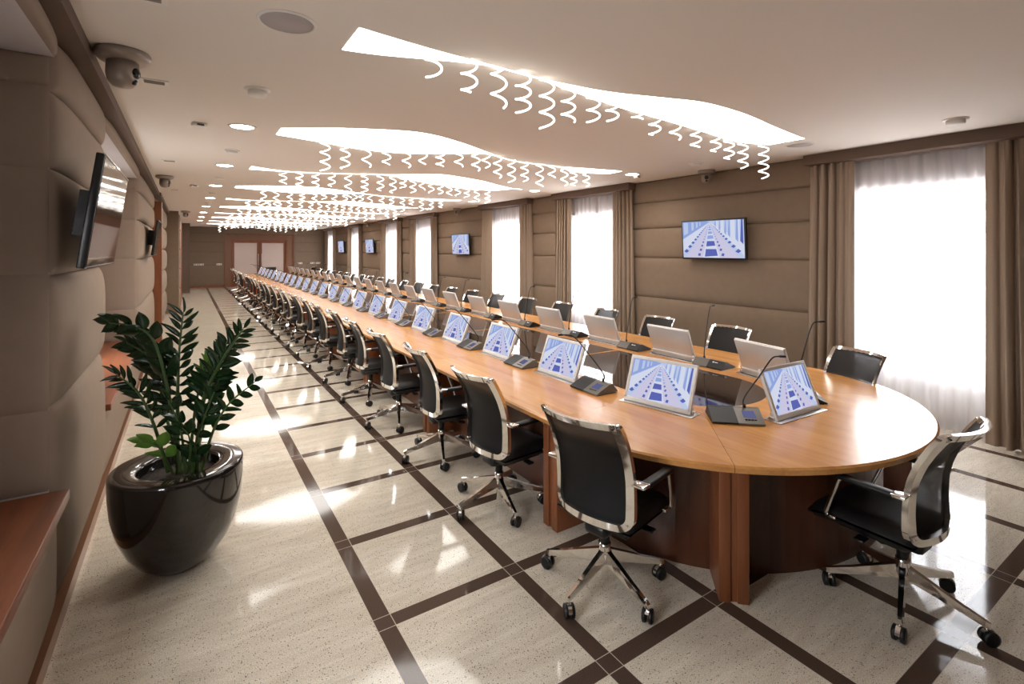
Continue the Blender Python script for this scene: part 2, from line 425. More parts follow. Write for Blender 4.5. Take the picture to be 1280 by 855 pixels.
for x0, x1, hx in ((2.02, 3.31, 3.24), (3.33, 4.62, 3.40)):
    lf = mb('wood_trim').box(x0, x0+0.09, FAR+0.02, FAR+0.07, 0.01, 2.40).box(x1-0.13, x1, FAR+0.02, FAR+0.07, 0.01, 2.40).box(x0+0.09, x1-0.13, FAR+0.02, FAR+0.07, 2.30, 2.40).box(x0+0.09, x1-0.13, FAR+0.02, FAR+0.07, 0.01, 0.25)
    leaf = lf.build('door_leaf', dr)
    mb('frost').box(x0+0.09, x1-0.13, FAR+0.04, FAR+0.05, 0.25, 2.30).build('glass_panel', leaf)
    mb('steel').tube([(hx, FAR+0.02, 0.95), (hx, FAR-0.035, 0.97), (hx, FAR-0.035, 1.7), (hx, FAR+0.02, 1.72)], 0.014).build('door_handle', leaf)
def switch(x, lab):
    t = thing('wall_socket', lab, 'wall socket', (x, FAR-0.02, 1.18), 0, 'white sockets on the end wall')
    mb('white').box(-0.12, 0.12, -0.012, 0.012, -0.045, 0.045, 0.006).build('plate', t)
    mb('vent').box(-0.09, -0.03, -0.016, -0.011, -0.02, 0.02).box(0.03, 0.09, -0.016, -0.011, -0.02, 0.02).build('socket_face', t)
for x, lab in ((0.42, 'white wall socket plate nearest the left corner of the end wall'), (0.62, 'white wall socket plate, second from the left corner of the end wall'), (1.42, 'white socket plate just left of the wooden double door surround'),
               (5.35, 'white socket plate just right of the wooden double door surround'), (6.0, 'white wall socket plate, second from the right on the end wall'), (6.3, 'white wall socket plate nearest the right end of the end wall')): switch(x, lab)
# exit sign
ex = thing('exit_sign', 'small white hanging exit sign above the path to the double door', 'exit sign', (2.80, 25.4, 2.90))
mb('white').box(-0.19, 0.19, -0.02, 0.02, 0.0, 0.17, 0.006).build('housing', ex)
mb('green').box(-0.175, 0.175, -0.024, -0.02, 0.015, 0.155).build('sign_face', ex)
g = mb('pictogram').box(-0.15, -0.06, -0.027, -0.024, 0.03, 0.13).box(0.06, 0.15, -0.027, -0.024, 0.03, 0.11).box(-0.015, 0.02, -0.027, -0.024, 0.03, 0.13); g.build('pictogram', ex)
mb('white').tube([(-0.12, 0, 0.17), (-0.12, 0, CEIL-2.90)], 0.006).build('hanger', ex); mb('white').tube([(0.12, 0, 0.17), (0.12, 0, CEIL-2.90)], 0.006).build('hanger', ex)

# ---- left wall: padded piers and window niches
XL = -0.60
lw = mb('plaster')
PIERS = [(3.5, 5.2), (8.8, 12.6), (13.0, 18.35)]
NICHES = [(-1.0, 3.5), (5.2, 8.8)]
lw.box(-1.25, -1.15, -2.2, -1.0, 0, CEIL)
for a, b_ in PIERS: lw.box(-1.25, XL, a, b_, 0, CEIL)
lw.box(-1.25, XL, -2.2, -1.0, 0, CEIL); lw.box(-1.25, XL, 12.6, 13.0, 0, CEIL)
for a, b_ in NICHES:
    lw.box(-1.25, XL+0.02, a, b_, 2.945, CEIL); lw.box(-1.25, XL, a, b_, 0, 0.62)
    c = (a+b_)/2
    lw.box(-1.25, -1.15, a, c-0.5, 0.62, 2.945); lw.box(-1.25, -1.15, c+0.5, b_, 0.62, 2.945); lw.box(-1.25, -1.15, c-0.5, c+0.5, 2.3, 2.945); lw.box(-1.25, -1.15, c-0.5, c+0.5, 0.62, 0.95)
lw.box(-1.25, -0.20, 18.35, 26.6, 0, CEIL); lw.box(-1.25, 0.12, 26.6, FAR, 0, CEIL)
lw = struct(lw.build('wall_left'), 'padded beige wall with deep window niches')
for n, (a, b_) in enumerate(NICHES):
    c = (a+b_)/2
    fr = mb('white_frame')
    for q0, q1 in ((c-0.5, c-0.44), (c+0.44, c+0.5), (c-0.03, c+0.03)): fr.box(-1.22, -1.16, q0, q1, 0.95, 2.3)
    for q0, q1 in ((0.95, 1.02), (2.23, 2.3)): fr.box(-1.22, -1.16, c-0.5, c+0.5, q0, q1)
    w = struct(fr.build('window_%d' % (len(WINDOWS)+n+1)), 'window in the left wall niche')
    mb('pane').box(-1.2, -1.195, c-0.45, c+0.45, 1.0, 2.25).build('window_pane', w)
    s_ = mb('wood_sill').box(-1.14, -0.515, a+0.0, b_-0.02, 0.625, 0.68, 0.006)
    tag(s_.build('window_bench'), ('long reddish wooden window bench in the niche nearest the camera' if n == 0 else 'reddish wooden window bench in the niche behind the potted plant'), 'window bench', 'wooden window benches')
    pad(lw, 'fabric', 'x', XL+0.02, 1, a, b_, 0.09, 0.62, 0.04, 30, 10)
    # return faces of the niche
    for z0, z1 in zip([0.68, 1.10, 1.81, 2.36, 2.79], [1.10, 1.81, 2.36, 2.79, 2.945]):
        pad(lw, 'fabric', 'y', b_, -1, -1.15, XL, z0, z1, 0.016, 16, 10)
    pad(lw, 'fabric', 'x', XL+0.02, 1, a, b_, 2.945, 3.035, 0.05, 20, 8)
for i, (a, b_) in enumerate(PIERS[:2]):
    zs = [0.09, 1.12, 1.80, 2.36, 2.76, 3.035]
    for z0, z1 in zip(zs, zs[1:]): pad(lw, 'fabric', 'x', XL, 1, a, b_, z0, z1, 0.075, 26, 16)
zs = [0.09, 0.75, 1.35, 1.95, 2.55, 3.035]
for a, b_ in ((13.05, 14.6), (14.6, 16.4), (16.4, 18.34)):
    for z0, z1 in zip(zs, zs[1:]): pad(lw, 'fabric', 'x', XL, 1, a, b_, z0, z1, 0.12, 16, 12)
pad(lw, 'fabric_right', 'y', 18.35, -1, XL, -0.2, 0.0, CEIL, 0.006, 12, 12)
for z0, z1 in zip(zs, zs[1:]): pad(lw, 'fabric', 'x', -0.2, 1, 18.36, 18.75, z0, z1, 0.05, 12, 12)
struct(mb('wood_trim').box(-0.2, -0.16, 18.8, 26.0, 0, 2.95).build('trim_2'), 'tall wooden panel on the left wall beyond the grey column')
struct(mb('fabric_dark').box(-0.16, 0.13, 26.5, 26.6, 0, CEIL).build('trim_3'))
struct(mb('wood_trim').box(XL-0.02, XL+0.17, 12.62, 12.95, 0, 2.93).build('trim_4'), 'upright wooden board beside the far left television')
struct(mb('fabric_dark').box(-1.25, -0.465, -2.2, 12.6, 3.035, CEIL).box(-1.25, -0.44, 12.6, 18.35, 3.035, CEIL).build('trim_5'), 'brown fascia along the top of the left wall')
struct(mb('copper').box(XL-0.01, XL+0.062, -2.2, 18.35, 0, 0.088).build('baseboard_left'))
struct(mb('wood_trim').box(XR-0.02, XR+0.03, WINDOWS[0][0]+0.82, WINDOWS[-1][0]-0.82, 0, 0.1).build('baseboard_right'))

# ------------------------------------------------------------------ ceiling light ribbons, spirals, fittings
def interp(pts, x):
    """smooth (cosine) interpolation through (x, value) points"""
    if x <= pts[0][0]: return pts[0][1]
    for (xa, a), (xb, b_) in zip(pts, pts[1:]):
        if x <= xb:
            t = (x-xa)/(xb-xa)
            # monotone-ish hermite via neighbours
            t2 = t*t*(3-2*t); return a+(b_-a)*t2
    return pts[-1][1]
def catmull(pts, n):
    out = []
    P = [pts[0]]+list(pts)+[pts[-1]]
    for i in range(1, len(P)-2):
        p0, p1, p2, p3 = P[i-1], P[i], P[i+1], P[i+2]
        for k in range(n):
            t = k/n; o = []
            for d in range(len(p1)):
                o.append(0.5*(2*p1[d]+(p2[d]-p0[d])*t+(2*p0[d]-5*p1[d]+4*p2[d]-p3[d])*t*t+(3*p1[d]-p0[d]-3*p2[d]+p3[d])*t**3))
            out.append(tuple(o))
    out.append(tuple(P[-2])); return out
def val(curve, x):
    for (xa, a), (xb, b_) in zip(curve, curve[1:]):
        if xa <= x <= xb: return a+(b_-a)*(x-xa)/max(1e-6, xb-xa)
    return curve[0][1] if x < curve[0][0] else curve[-1][1]
A_first = ([(0.756, -.17), (1.2, -.115), (1.68, -.085), (1.85, -.075), (2.15, -.06), (2.65, -.10), (3.11, -.225), (3.5, -.32), (4.08, -.30), (4.75, -.19), (5.44, -.09)],
           [(0.78, .18), (1.0, .13), (1.37, .0), (1.60, -.065), (1.85, -.06), (2.15, -.035), (2.3, .02), (2.65, .08), (3.08, .16), (3.65, .22), (4.36, .31), (5.04, .40), (5.53, .28)])
A_next = ([(0.76, -.15), (1.2, .07), (1.6, .05), (2.1, -.16), (2.6, -.385), (2.85, -.56), (3.09, -.76), (3.44, -.89), (4.22, -.62), (4.8, -.26), (5.29, .0)],
          [(0.81, .17), (1.13, .14), (1.6, .062), (2.1, -.148), (2.6, -.365), (2.93, -.2), (3.7, .22), (4.5, .52), (4.9, .51), (5.17, .41), (5.3, .03)])
B_first = ([(0.774, -.16), (1.2, -.45), (1.77, -.695), (2.11, -.71), (2.58, -.51), (3.06, -.22), (3.4, -.02), (3.8, .12), (4.44, .12), (4.9, .03), (5.37, -.05)],
           [(0.776, .16), (1.22, .28), (1.70, .43), (2.18, .40), (2.70, .13), (3.0, -.11), (3.2, -.10), (3.4, .0), (3.8, .14), (4.44, .15), (4.97, .39), (5.55, .20)])
Y0R, DYR, NR = 2.84, 2.62, 10
X_A = [1.28, 1.49, 1.69, 1.89, 2.10, 2.35, 2.64, 2.89, 3.24, 3.48, 3.80, 4.16, 4.56, 4.86, 5.12, 5.40]
LEN_A = [.11, .205, .256, .27, .34, .24, .19, .13, .07, .17, .155, .187, .18, .22, .28, .38]
X_B = [1.28, 1.52, 1.78, 2.02, 2.25, 2.43, 2.61, 2.8, 2.96, 3.08, 3.29, 3.59, 3.84, 4.09, 4.30, 4.58, 4.90, 5.14]
LEN_B = [.31, .26, .20, .16, .17, .14, .16, .16, .21, .17, .27, .29, .25, .31, .17, .25, .22, .20]
spiral_cache = {}
def spiral_obj(length, turns, radius, name='spiral_pendant'):
    b = mb('glow_spiral')
    n = int(16*turns)+2
    pts = []
    for i in range(n+1):
        t = i/n; a = 2*pi*turns*t
        r_ = radius
        pts.append((r_*cos(a), r_*sin(a), -length*t))
    b.tube(pts, 0.007, 6)
    return b.mesh(name)
for k in range(NR):
    yk = Y0R+DYR*k
    near, far = A_first if k == 0 else (A_next if k % 2 == 0 else B_first)
    cn, cf = catmull(near, 6), catmull(far, 6)
    xs = sorted(set([round(0.77+i*(5.5-0.77)/90, 4) for i in range(91)]))
    # glowing wave: strip between its two edges (edges may touch, never cross)
    N, F = [], []
    for x in xs:
        a, b_ = val(cn, x), val(cf, x)
        if b_-a < 0.005: m_ = (a+b_)/2; a, b_ = m_-0.0025, m_+0.0025
        N.append((x, yk+a)); F.append((x, yk+b_))
    bt = mb('glow')
    vs = [(x, y, CEIL-0.002) for x, y in N]+[(x, y, CEIL-0.002) for x, y in F]+[(x, y, CEIL) for x, y in N]+[(x, y, CEIL) for x, y in F]
    n = len(xs); fs = []
    for i in range(n-1):
        fs += [(i, i+1, n+i+1, n+i), (i, 2*n+i, 2*n+i+1, i+1), (n+i, n+i+1, 3*n+i+1, 3*n+i), (2*n+i, 3*n+i, 3*n+i+1, 2*n+i+1)]
    fs += [(0, n, 3*n, 2*n), (n-1, 3*n-1, 4*n-1, 2*n-1)]
    bt.add(vs, fs); lo = bt.build('ceiling_light')
    tag(lo, 'wavy glowing ceiling light panel, %s from the camera end' % nth(k+1), 'ceiling light', 'wavy ceiling light panels')
    if k == 0: XS, lens = X_A, LEN_A
    elif k % 2: XS, lens = X_B, LEN_B
    else: XS, lens = [1.22+0.222*q for q in range(18)], LEN_B[::-1]
    for i, x in enumerate(XS):
        y = yk+val(cf, x)-0.02
        ln = lens[i]*(1 if k < 2 else random.uniform(0.85, 1.2))
        tn = max(1.0, round(ln/random.choice((0.09, 0.10, 0.115))*2)/2)
        key = (round(ln, 2), tn)
        if key not in spiral_cache: spiral_cache[key] = spiral_obj(ln, tn, 0.05)
        o = bpy.data.objects.new('spiral_pendant', spiral_cache[key]); COL.objects.link(o)
        o.location = (x, y, CEIL-0.002); o.rotation_euler = (0, 0, random.uniform(0, 6.28))
        tag(o, 'glowing white spiral pendant, %s from the left in the %s row from the camera' % (nth(i+1), nth(k+1)), 'pendant light', 'spirals of the %s row' % nth(k+1))

def downlight(x, y, lab):
    t = thing('downlight', lab, 'downlight', (x, y, CEIL), 0, 'round recessed downlights')
    mb('white').lathe([(0.098, -0.002), (0.100, -0.008), (0.122, -0.006), (0.125, 0.0)], 28).build('trim_ring', t)
    l = bpy.data.lights.new('downlight_lamp', 'SPOT'); l.energy = 34; l.color = (1.0, 0.93, 0.84); l.spot_size = radians(150); l.spot_blend = 0.9; l.shadow_soft_size = 0.07
    lo_ = bpy.data.objects.new('downlight_lamp', l); COL.objects.link(lo_); lo_.parent = t; lo_.location = (0, 0, -0.02)
    mb('glow_spot').lathe([(0.0, -0.009), (0.08, -0.008), (0.099, -0.003), (0.099, 0.0)], 28).build('diffuser', t)
for i in range(8):
    y = 5.43+2.62*i
    downlight(0.45, y, 'round glowing downlight on the planter side of the ceiling, %s from the camera' % nth(i+1))
    downlight(5.85, y+0.1, 'round glowing downlight on the window side of the ceiling, %s from the camera' % nth(i+1))
def disc(name, x, y, r, h, lab, cat, mat='white', group=None):
    t = thing(name, lab, cat, (x, y, CEIL), 0, group)
    mb('white').lathe([(r*1.35, 0), (r*1.35, -0.006), (r*1.1, -0.012)], 28).build('mount', t)
    mb(mat).lathe([(r, -0.01), (r, -h*0.8), (r*0.86, -h), (0, -h)], 28).build('body', t)
disc('smoke_detector', 0.44, 4.12, 0.065, 0.05, 'white round smoke detector between the speaker and the planter-side downlights', 'smoke detector', 'white', 'smoke detectors')
disc('smoke_detector', 5.84, 1.60, 0.07, 0.05, 'white round smoke detector above the nearest window', 'smoke detector', 'white', 'smoke detectors')
for i in range(4):
    disc('smoke_detector', 0.455, 6.8+2.62*i, 0.06, 0.035, 'flat white ceiling detector between planter-side downlights, %s from the camera' % nth(i+1), 'detector', 'white', 'flat detectors')
disc('smoke_detector', 5.84, 4.35, 0.07, 0.035, 'flat white detector beside the camera over the wall television', 'detector')
for x, y, lab in ((0.44, 2.815, 'large round ceiling speaker above the planter aisle'), (5.79, 2.95, 'round ceiling speaker at the right end of the first light panel')):
    t = thing('ceiling_speaker', lab, 'speaker', (x, y, CEIL), 0, 'ceiling speakers')
    mb('white').lathe([(0.128, -0.001), (0.13, -0.008), (0.142, -0.005), (0.145, 0)], 36).build('rim', t)
    mb('speaker').lathe([(0, -0.005), (0.127, -0.004), (0.128, 0)], 36).build('grille', t)
def small_box(x, y, lab):
    t = thing('ceiling_sensor', lab, 'sensor', (x, y, CEIL), 0.3, 'small ceiling sensors')
    mb('white').box(-0.06, 0.06, -0.035, 0.035, -0.035, 0, 0.008).build('housing', t)
    mb('black').box(-0.03, 0.03, -0.037, -0.033, -0.028, -0.012).build('sensor_eye', t)
small_box(0.10, 5.5, 'small white sensor on the ceiling left of the nearest downlight')
small_box(0.12, 10.78, 'small white sensor on the ceiling left of the third downlight')
small_box(6.05, 5.62, 'small white sensor on the ceiling by the second pelmet')
for i, (x, y) in enumerate(((-0.16, 2.88), (-0.19, 4.32), (-0.19, 8.05), (-0.2, 11.86))):
    t = thing('ceiling_vent', 'small rectangular ceiling vent by the left wall, %s from the camera' % nth(i+1), 'vent', (x, y, CEIL), 0, 'ceiling vents')
    mb('white').box(-0.085, -0.06, -0.06, 0.06, -0.006, 0).box(0.06, 0.085, -0.06, 0.06, -0.006, 0).box(-0.06, 0.06, -0.06, -0.042, -0.006, 0).box(-0.06, 0.06, 0.042, 0.06, -0.006, 0).build('frame', t)
    v = mb('vent').box(-0.06, 0.06, -0.042, 0.042, -0.004, 0)
    for q in range(5): v.box(-0.06, 0.06, -0.036+q*0.017, -0.030+q*0.017, -0.006, -0.004)
    v.build('grille', t)
def dome(x, y, rz, lab, sc=1.0):
    t = thing('security_camera', lab, 'security camera', (x, y, CEIL), rz, 'pan-tilt cameras on the ceiling'); t.scale = (sc, sc, sc)
    mb('cam').lathe([(0.118, 0), (0.125, -0.012), (0.122, -0.035), (0.095, -0.055), (0, -0.055)], 36).build('mount', t)
    mb('cam').box(-0.085, 0.085, -0.085, 0.085, -0.0, -0.058, 0.0).build('neck', t) if False else None
    body = mb('cam').lathe([(0.072, -0.05), (0.074, -0.12), (0.068, -0.155), (0.045, -0.182), (0, -0.19)], 32).build('body', t)
    lens = mb('lens').lathe([(0.0, 0.012), (0.02, 0.009), (0.030, 0.0), (0.030, -0.02)], 20).build('lens', body)
    lens.location = (0.070, 0, -0.115); lens.rotation_euler = (0, radians(95), 0)
    ey = mb('black').lathe([(0.0, 0.008), (0.014, 0.006), (0.018, -0.01)], 16).build('sensor_window', body)
    ey.location = (0.062, 0, -0.160); ey.rotation_euler = (0, radians(110), 0)
dome(-0.32, 3.78, -0.5, 'large grey pan-tilt camera on the ceiling above the nearest padded pier', 1.12)
dome(-0.29, 9.72, -0.5, 'grey pan-tilt camera on the ceiling near the farther left television')
dome(-0.02, 18.2, -0.8, 'grey pan-tilt camera on the ceiling by the grey column')
dome(6.50, 4.66, pi+0.6, 'grey pan-tilt camera above the nearest wall television')
dome(6.50, 12.85, pi+0.5, 'grey pan-tilt camera above the second wall television on the window side')
dome(6.50, 21.3, pi+0.5, 'grey pan-tilt camera above the third wall television on the window side')

# ------------------------------------------------------------------ screens
def screen_mesh(name, w, h, off):
    """the relayed picture of the hall, flat shapes on a display: local x = viewer side (-x), y from +w/2 (left) to -w/2 (right)"""
    b = MB()
    def quad(mat, pts, lay):
        b.use(M['scr_'+mat]); b.add([(off-0.0002*lay, w/2-px*w, py*h) for px, py in pts], [list(range(len(pts)))])
    quad('light', [(0, 0), (1, 0), (1, 1), (0, 1)], 0)
    V = (0.47, 0.97)
    L = lambda p, t: (p[0]+(V[0]-p[0])*t, p[1]+(V[1]-p[1])*t)
    quad('mid', [(0, 1), (0.42, 1), V, (0, 0.52)], 1)
    for i, (a, c) in enumerate(((0.02, .1), (.16, .2), (.24, .27), (.3, .32))): quad('light', [(a, 1-0.02), (c, 1-0.02), (c, 0.60+c*0.9), (a, 0.60+a*0.9)], 2)
    quad('white', [(0, 0.1), (0, 0.5), V], 1)
    quad('white', [(1, 0.05), (1, 0.40), V], 1)
    for a, c, lo in ((.985, .94, .36), (.91, .87, .42), (.79, .755, .54), (.73, .70, .6), (.64, .615, .7), (.57, .545, .82)): quad('dark' if a > .95 else 'mid', [(a, 1), (a, lo), (c, lo+0.08), (c+.02, 1)], 2)
    for a, c, lo in ((.935, .915, .42), (.865, .80, .5), (.695, .65, .65), (.605, .58, .8)): quad('white', [(a, 1), (a, lo), (c, lo+0.04), (c, 1)], 2)
    quad('pink', [(0.05, 0), (0.34, 0), L((0.34, 0), .97), L((0.05, 0), .97)], 3)
    quad('pink', [(0.62, 0), (0.92, 0), L((0.92, 0), .97), L((0.62, 0), .97)], 3)
    quad('white', [(0.34, 0), (0.62, 0), L((0.62, 0), .97), L((0.34, 0), .97)], 3)
    t = 0.03
    while t < 0.9:
        t2 = t+(1-t)*0.22
        quad('dark' if t < .4 else 'mid', [L((0.37, 0), t), L((0.595, 0), t+0.03*(1-t)), L((0.595, 0), t2), L((0.37, 0), t2)], 4)
        t = t2+(1-t2)*0.10
    for bx, s_ in ((-0.03, 1), (1.0, -1)):
        t = 0.02
        while t < 0.88:
            c = L((bx, 0), t); r_ = 0.055*(1-t)
            quad('dark', [(c[0]-r_, c[1]), (c[0], c[1]-r_*0.9 if c[1]-r_*.9 > 0 else 0), (c[0]+r_, c[1]+r_*0.3), (c[0], c[1]+r_*1.6)], 5) if 0 < c[0]-r_ and c[0]+r_ < 1 else None
            t += (1-t)*0.16
    for bx in (0.27, 0.68):
        t = 0.06
        while t < 0.85:
            c = L((bx, 0), t); r_ = 0.028*(1-t)
            quad('dark' if t < .5 else 'mid', [(c[0]-r_, c[1]), (c[0]+r_*.6, c[1]-r_*.5), (c[0]+r_, c[1]+r_*2.2), (c[0]-r_*.4, c[1]+r_*2.6)], 5)
            t += (1-t)*0.15
    return b.mesh(name)

# wall televisions (front = local -x)
def television(loc, rz, on, lab, w=1.08, h=0.62, tilt=0.0, br=0.13, group='wall televisions'):
    t = thing('television', lab, 'television', loc, rz, group); t.rotation_euler = (0, tilt, rz)
    body = mb('black').box(0.0, 0.035, -w/2, w/2, -h/2, h/2, 0.006).build('housing', t)
    if on:
        me = screen_mesh('screen', w-0.05, h-0.05, -0.003); o = bpy.data.objects.new('screen', me); COL.objects.link(o); o.parent = t; o.location = (0, 0, -h/2+0.027)
    else:
        mb('tv_glass').box(-0.002, 0.0, -w/2+0.012, w/2-0.012, -h/2+0.012, h/2-0.012).build('screen', t)
        mb('chrome').box(-0.004, 0.004, -w/2, w/2, -h/2-0.001, -h/2+0.006).box(-0.004, 0.004, -w/2, w/2, h/2-0.006, h/2+0.001).build('edge_trim', t)
    mb('black').box(0.035, br, -0.12, 0.12, -0.12, 0.12).build('wall_bracket', t)
    return t
television((6.545, 4.60, 2.09), 0, True, 'lit wall television nearest the camera on the window side', tilt=-0.06, h=0.60)
television((6.545, 12.75, 2.09), 0, True, 'lit wall television between the third and fourth windows', tilt=-0.06, h=0.60)
television((6.545, 21.2, 2.09), 0, True, 'lit wall television between the fifth and sixth windows', tilt=-0.06, h=0.60)
television((6.545, 25.9, 2.09), 0, True, 'lit wall television farthest down the window side', tilt=-0.06, h=0.60)
television((-0.358, 3.57, 2.12), pi, False, 'switched-off black television tilted off the nearest padded pier', tilt=-0.135, h=0.55)
television((-0.39, 10.0, 2.12), pi, False, 'switched-off black television on the farther left padded pier', tilt=-0.13, h=0.55)

# ------------------------------------------------------------------ conference table
TX, TA, TB, YN, YF = 3.67, 1.57, 1.385, 2.535, 26.655
ZT = 0.76
def arc(a, b_, cy, far, n, t0=0.0, t1=pi):
    """half ellipse from the planter side (x low) round the end to the window side"""
    out = []
    for i in range(n+1):
        t = t0+(t1-t0)*i/n
        out.append((TX-a*cos(t), cy+(b_*sin(t) if far else -b_*sin(t))))
    return out
table = thing('conference_table', 'very long cherry wood conference table with rounded ends and dark glass centre', 'conference table', (0, 0, 0))
GA, GB, GYN, GYF = 0.57, 0.56, 2.76, 26.43
def gx(y):      # half width of the glass at y
    if y < GYN: return GA*sqrt(max(0, 1-((GYN-y)/GB)**2))
    if y > GYF: return GA*sqrt(max(0, 1-((y-GYF)/GB)**2))
    return GA
def top_piece(outer, inner):
    """tabletop panel between outer edge list and inner edge list (same count)"""
    b = mb('wood_top'); n = len(outer)
    zt, zb = ZT, ZT-0.045
    ctr = Vector((TX, 14.6))
    vs = []
    for (ox, oy), (ix, iy) in zip(outer, inner):
        d = Vector((ox-ix, oy-iy)); d = d.normalized() if d.length > 0 else Vector((0, 0))
        e = 0.012
        vs += [(ix, iy, zt), (ox-d.x*e, oy-d.y*e, zt), (ox, oy, zt-0.010), (ox-d.x*0.004, oy-d.y*0.004, zb+0.006), (ox-d.x*0.02, oy-d.y*0.02, zb), (ix, iy, zb)]
    fs = []
    for i in range(n-1):
        for q in range(6):
            a = i*6+q; c = i*6+(q+1) % 6
            fs.append((a, c, c+6, a+6))
    fs += [tuple(range(6)), tuple(range((n-1)*6, n*6))[::-1]]
    b.add(vs, fs, False)
    return b.build('tabletop_panel', table)
LEGY = [2.77+2.15*j for j in range(12)]
G_ = 0.0012
for s_ in (-1, 1):
    for y0, y1 in zip(LEGY, LEGY[1:]):
        ys = [y0+G_, y1-G_]
        top_piece([(TX+s_*TA, y) for y in ys], [(TX+s_*GA, y) for y in ys])
for far in (False, True):
    cy, gy = (YF, GYF) if far else (YN, GYN)
    yl = LEGY[-1] if far else LEGY[0]
    cuts = [0.0, 0.728, pi-0.728, pi]      # radial seams over the end posts
    for i, (a, b_) in enumerate(zip(cuts, cuts[1:])):
        o = arc(TA, TB, cy, far, 26, a+0.001, b_-0.001); inn = arc(GA, GB, gy, far, 26, a+0.001, b_-0.001)
        if i == 0: o = [(TX-TA, yl)]+o; inn = [(TX-GA, yl)]+inn
        if i == 2: o = o+[(TX+TA, yl)]; inn = inn+[(TX+GA, yl)]
        top_piece(o, inn)
# dark glass strips with thin wooden cross bars at every module
bars = [GYN-0.0]+[2.77+1.075*0+2.15*j+1.45 for j in range(11)]+[GYF]
bars = [4.24+2.15*j for j in range(11)]
yy = [GYN-GB]+bars+[GYF+GB]
for y0, y1 in zip(yy, yy[1:]):
    a0, a1 = y0+(0.012 if y0 in bars else 0), y1-(0.012 if y1 in bars else 0)
    n = 24; L_, R_ = [], []
    for i in range(n+1):
        t = i/n
        if y0 == yy[0]: t = 1-cos(t*pi/2)
        if y1 == yy[-1]: t = sin(t*pi/2)
        y = a0+(a1-a0)*t; w_ = max(0.001, gx(y)-0.001)
        L_.append((TX-w_, y)); R_.append((TX+w_, y))
    mb('glass_top').prism(L_+R_[::-1], ZT-0.02, ZT-0.0015).build('glass_inlay', table)
for y in bars: mb('wood_top').box(TX-GA, TX+GA, y-0.0115, y+0.0115, ZT-0.03, ZT).build('cross_bar', table)
# base: plinth wall set back under the top
PA, PB = 1.27, 1.08
def ring(a, b_, th):
    o = [(TX-a, YF), (TX-a, YN)]
    outer = arc(a, b_, YN, False, 40)+arc(a, b_, YF, True, 40)[::-1]
    inner = arc(a-th, b_-th, YN, False, 40)+arc(a-th, b_-th, YF, True, 40)[::-1]
    return outer, inner
def wall_ring(mat, a, b_, th, z0, z1, name):
    outer, inner = ring(a, b_, th); n = len(outer); q = mb(mat)
    vs = [(x, y, z0) for x, y in outer]+[(x, y, z1) for x, y in outer]+[(x, y, z0) for x, y in inner]+[(x, y, z1) for x, y in inner]; fs = []
    for i in range(n):
        j = (i+1) % n
        fs += [(i, j, n+j, n+i), (2*n+i, 3*n+i, 3*n+j, 2*n+j), (n+i, n+j, 3*n+j, 3*n+i), (i, 2*n+i, 2*n+j, j)]
    q.add(vs, fs, False); return q.build(name, table)
wall_ring('wood_dark', PA, PB, 0.03, 0.0, 0.70, 'modesty_panel')
wall_ring('wood_edge', PA+0.012, PB+0.012, 0.03, 0.66, 0.715, 'apron')
def post(px, py, ang, label=None):
    """double slat leg: outer end at (px, py), running inwards along ang"""
    b = mb('wood_edge'); b.T = Matrix.Translation((px, py, 0)) @ Matrix.Rotation(ang, 4, 'Z')
    D_ = 0.34
    b.box(0.02, D_, -0.078, -0.018, 0, 0.715, 0.003); b.box(0.02, D_, 0.018, 0.078, 0, 0.715, 0.003); b.box(0.035, D_, -0.02, 0.02, 0, 0.715)
    return b.build('leg', table)
for y in LEGY: post(TX-TA, y, 0); post(TX+TA, y, pi)
for far in (False, True):
    for t in (0.728, pi-0.728):
        x, y = TX-TA*cos(t), (YF+TB*sin(t)) if far else (YN-TB*sin(t))
        nx, ny = cos(t)/TA, (-sin(t)/TB if far else sin(t)/TB)
        post(x, y, math.atan2(ny, nx))

# ------------------------------------------------------------------ swivel chair (faces local +x, base on the floor)
ZB, ZTOP = 0.43, 1.05
def prof(z):
    pts = [(0.40, -0.095), (0.48, -0.105), (0.60, -0.105), (0.70, -0.112), (0.78, -0.128), (0.86, -0.155), (0.93, -0.188), (0.99, -0.222), (1.06, -0.270)]
    return val(pts, z)
def half(z):
    W = 0.258+0.004*(z-ZB)/(ZTOP-ZB)
    r = 0.085
    if z < ZB+r: W = W-r+sqrt(max(0, r*r-(ZB+r-z)**2))
    r2 = 0.02
    if z > ZTOP-r2: W = W-r2+sqrt(max(0, r2*r2-(z-ZTOP+r2)**2))
    return W
def bow(a, z):
    k = 0.035+0.045*abs((z-0.72)/0.33)**1.5
    return -k*(1-(a/0.26)**2)
def surf(a, z):
    return Vector((prof(z)+bow(a, z), a, z))
def loop_pts(inset):
    zs = []
    z0, z1 = ZB+inset, ZTOP-inset*0.85
    n = 34
    pts = []
    for i in range(n+1):
        t = i/n; q = z0+(z1-z0)*(t**1.5 if t < 0.5 else t**1.5)
        pts.append(q)
    right = [(half(max(ZB+0.0, q-0.0))-inset if q > ZB+0.12 else None, q) for q in pts]
    return z0, z1
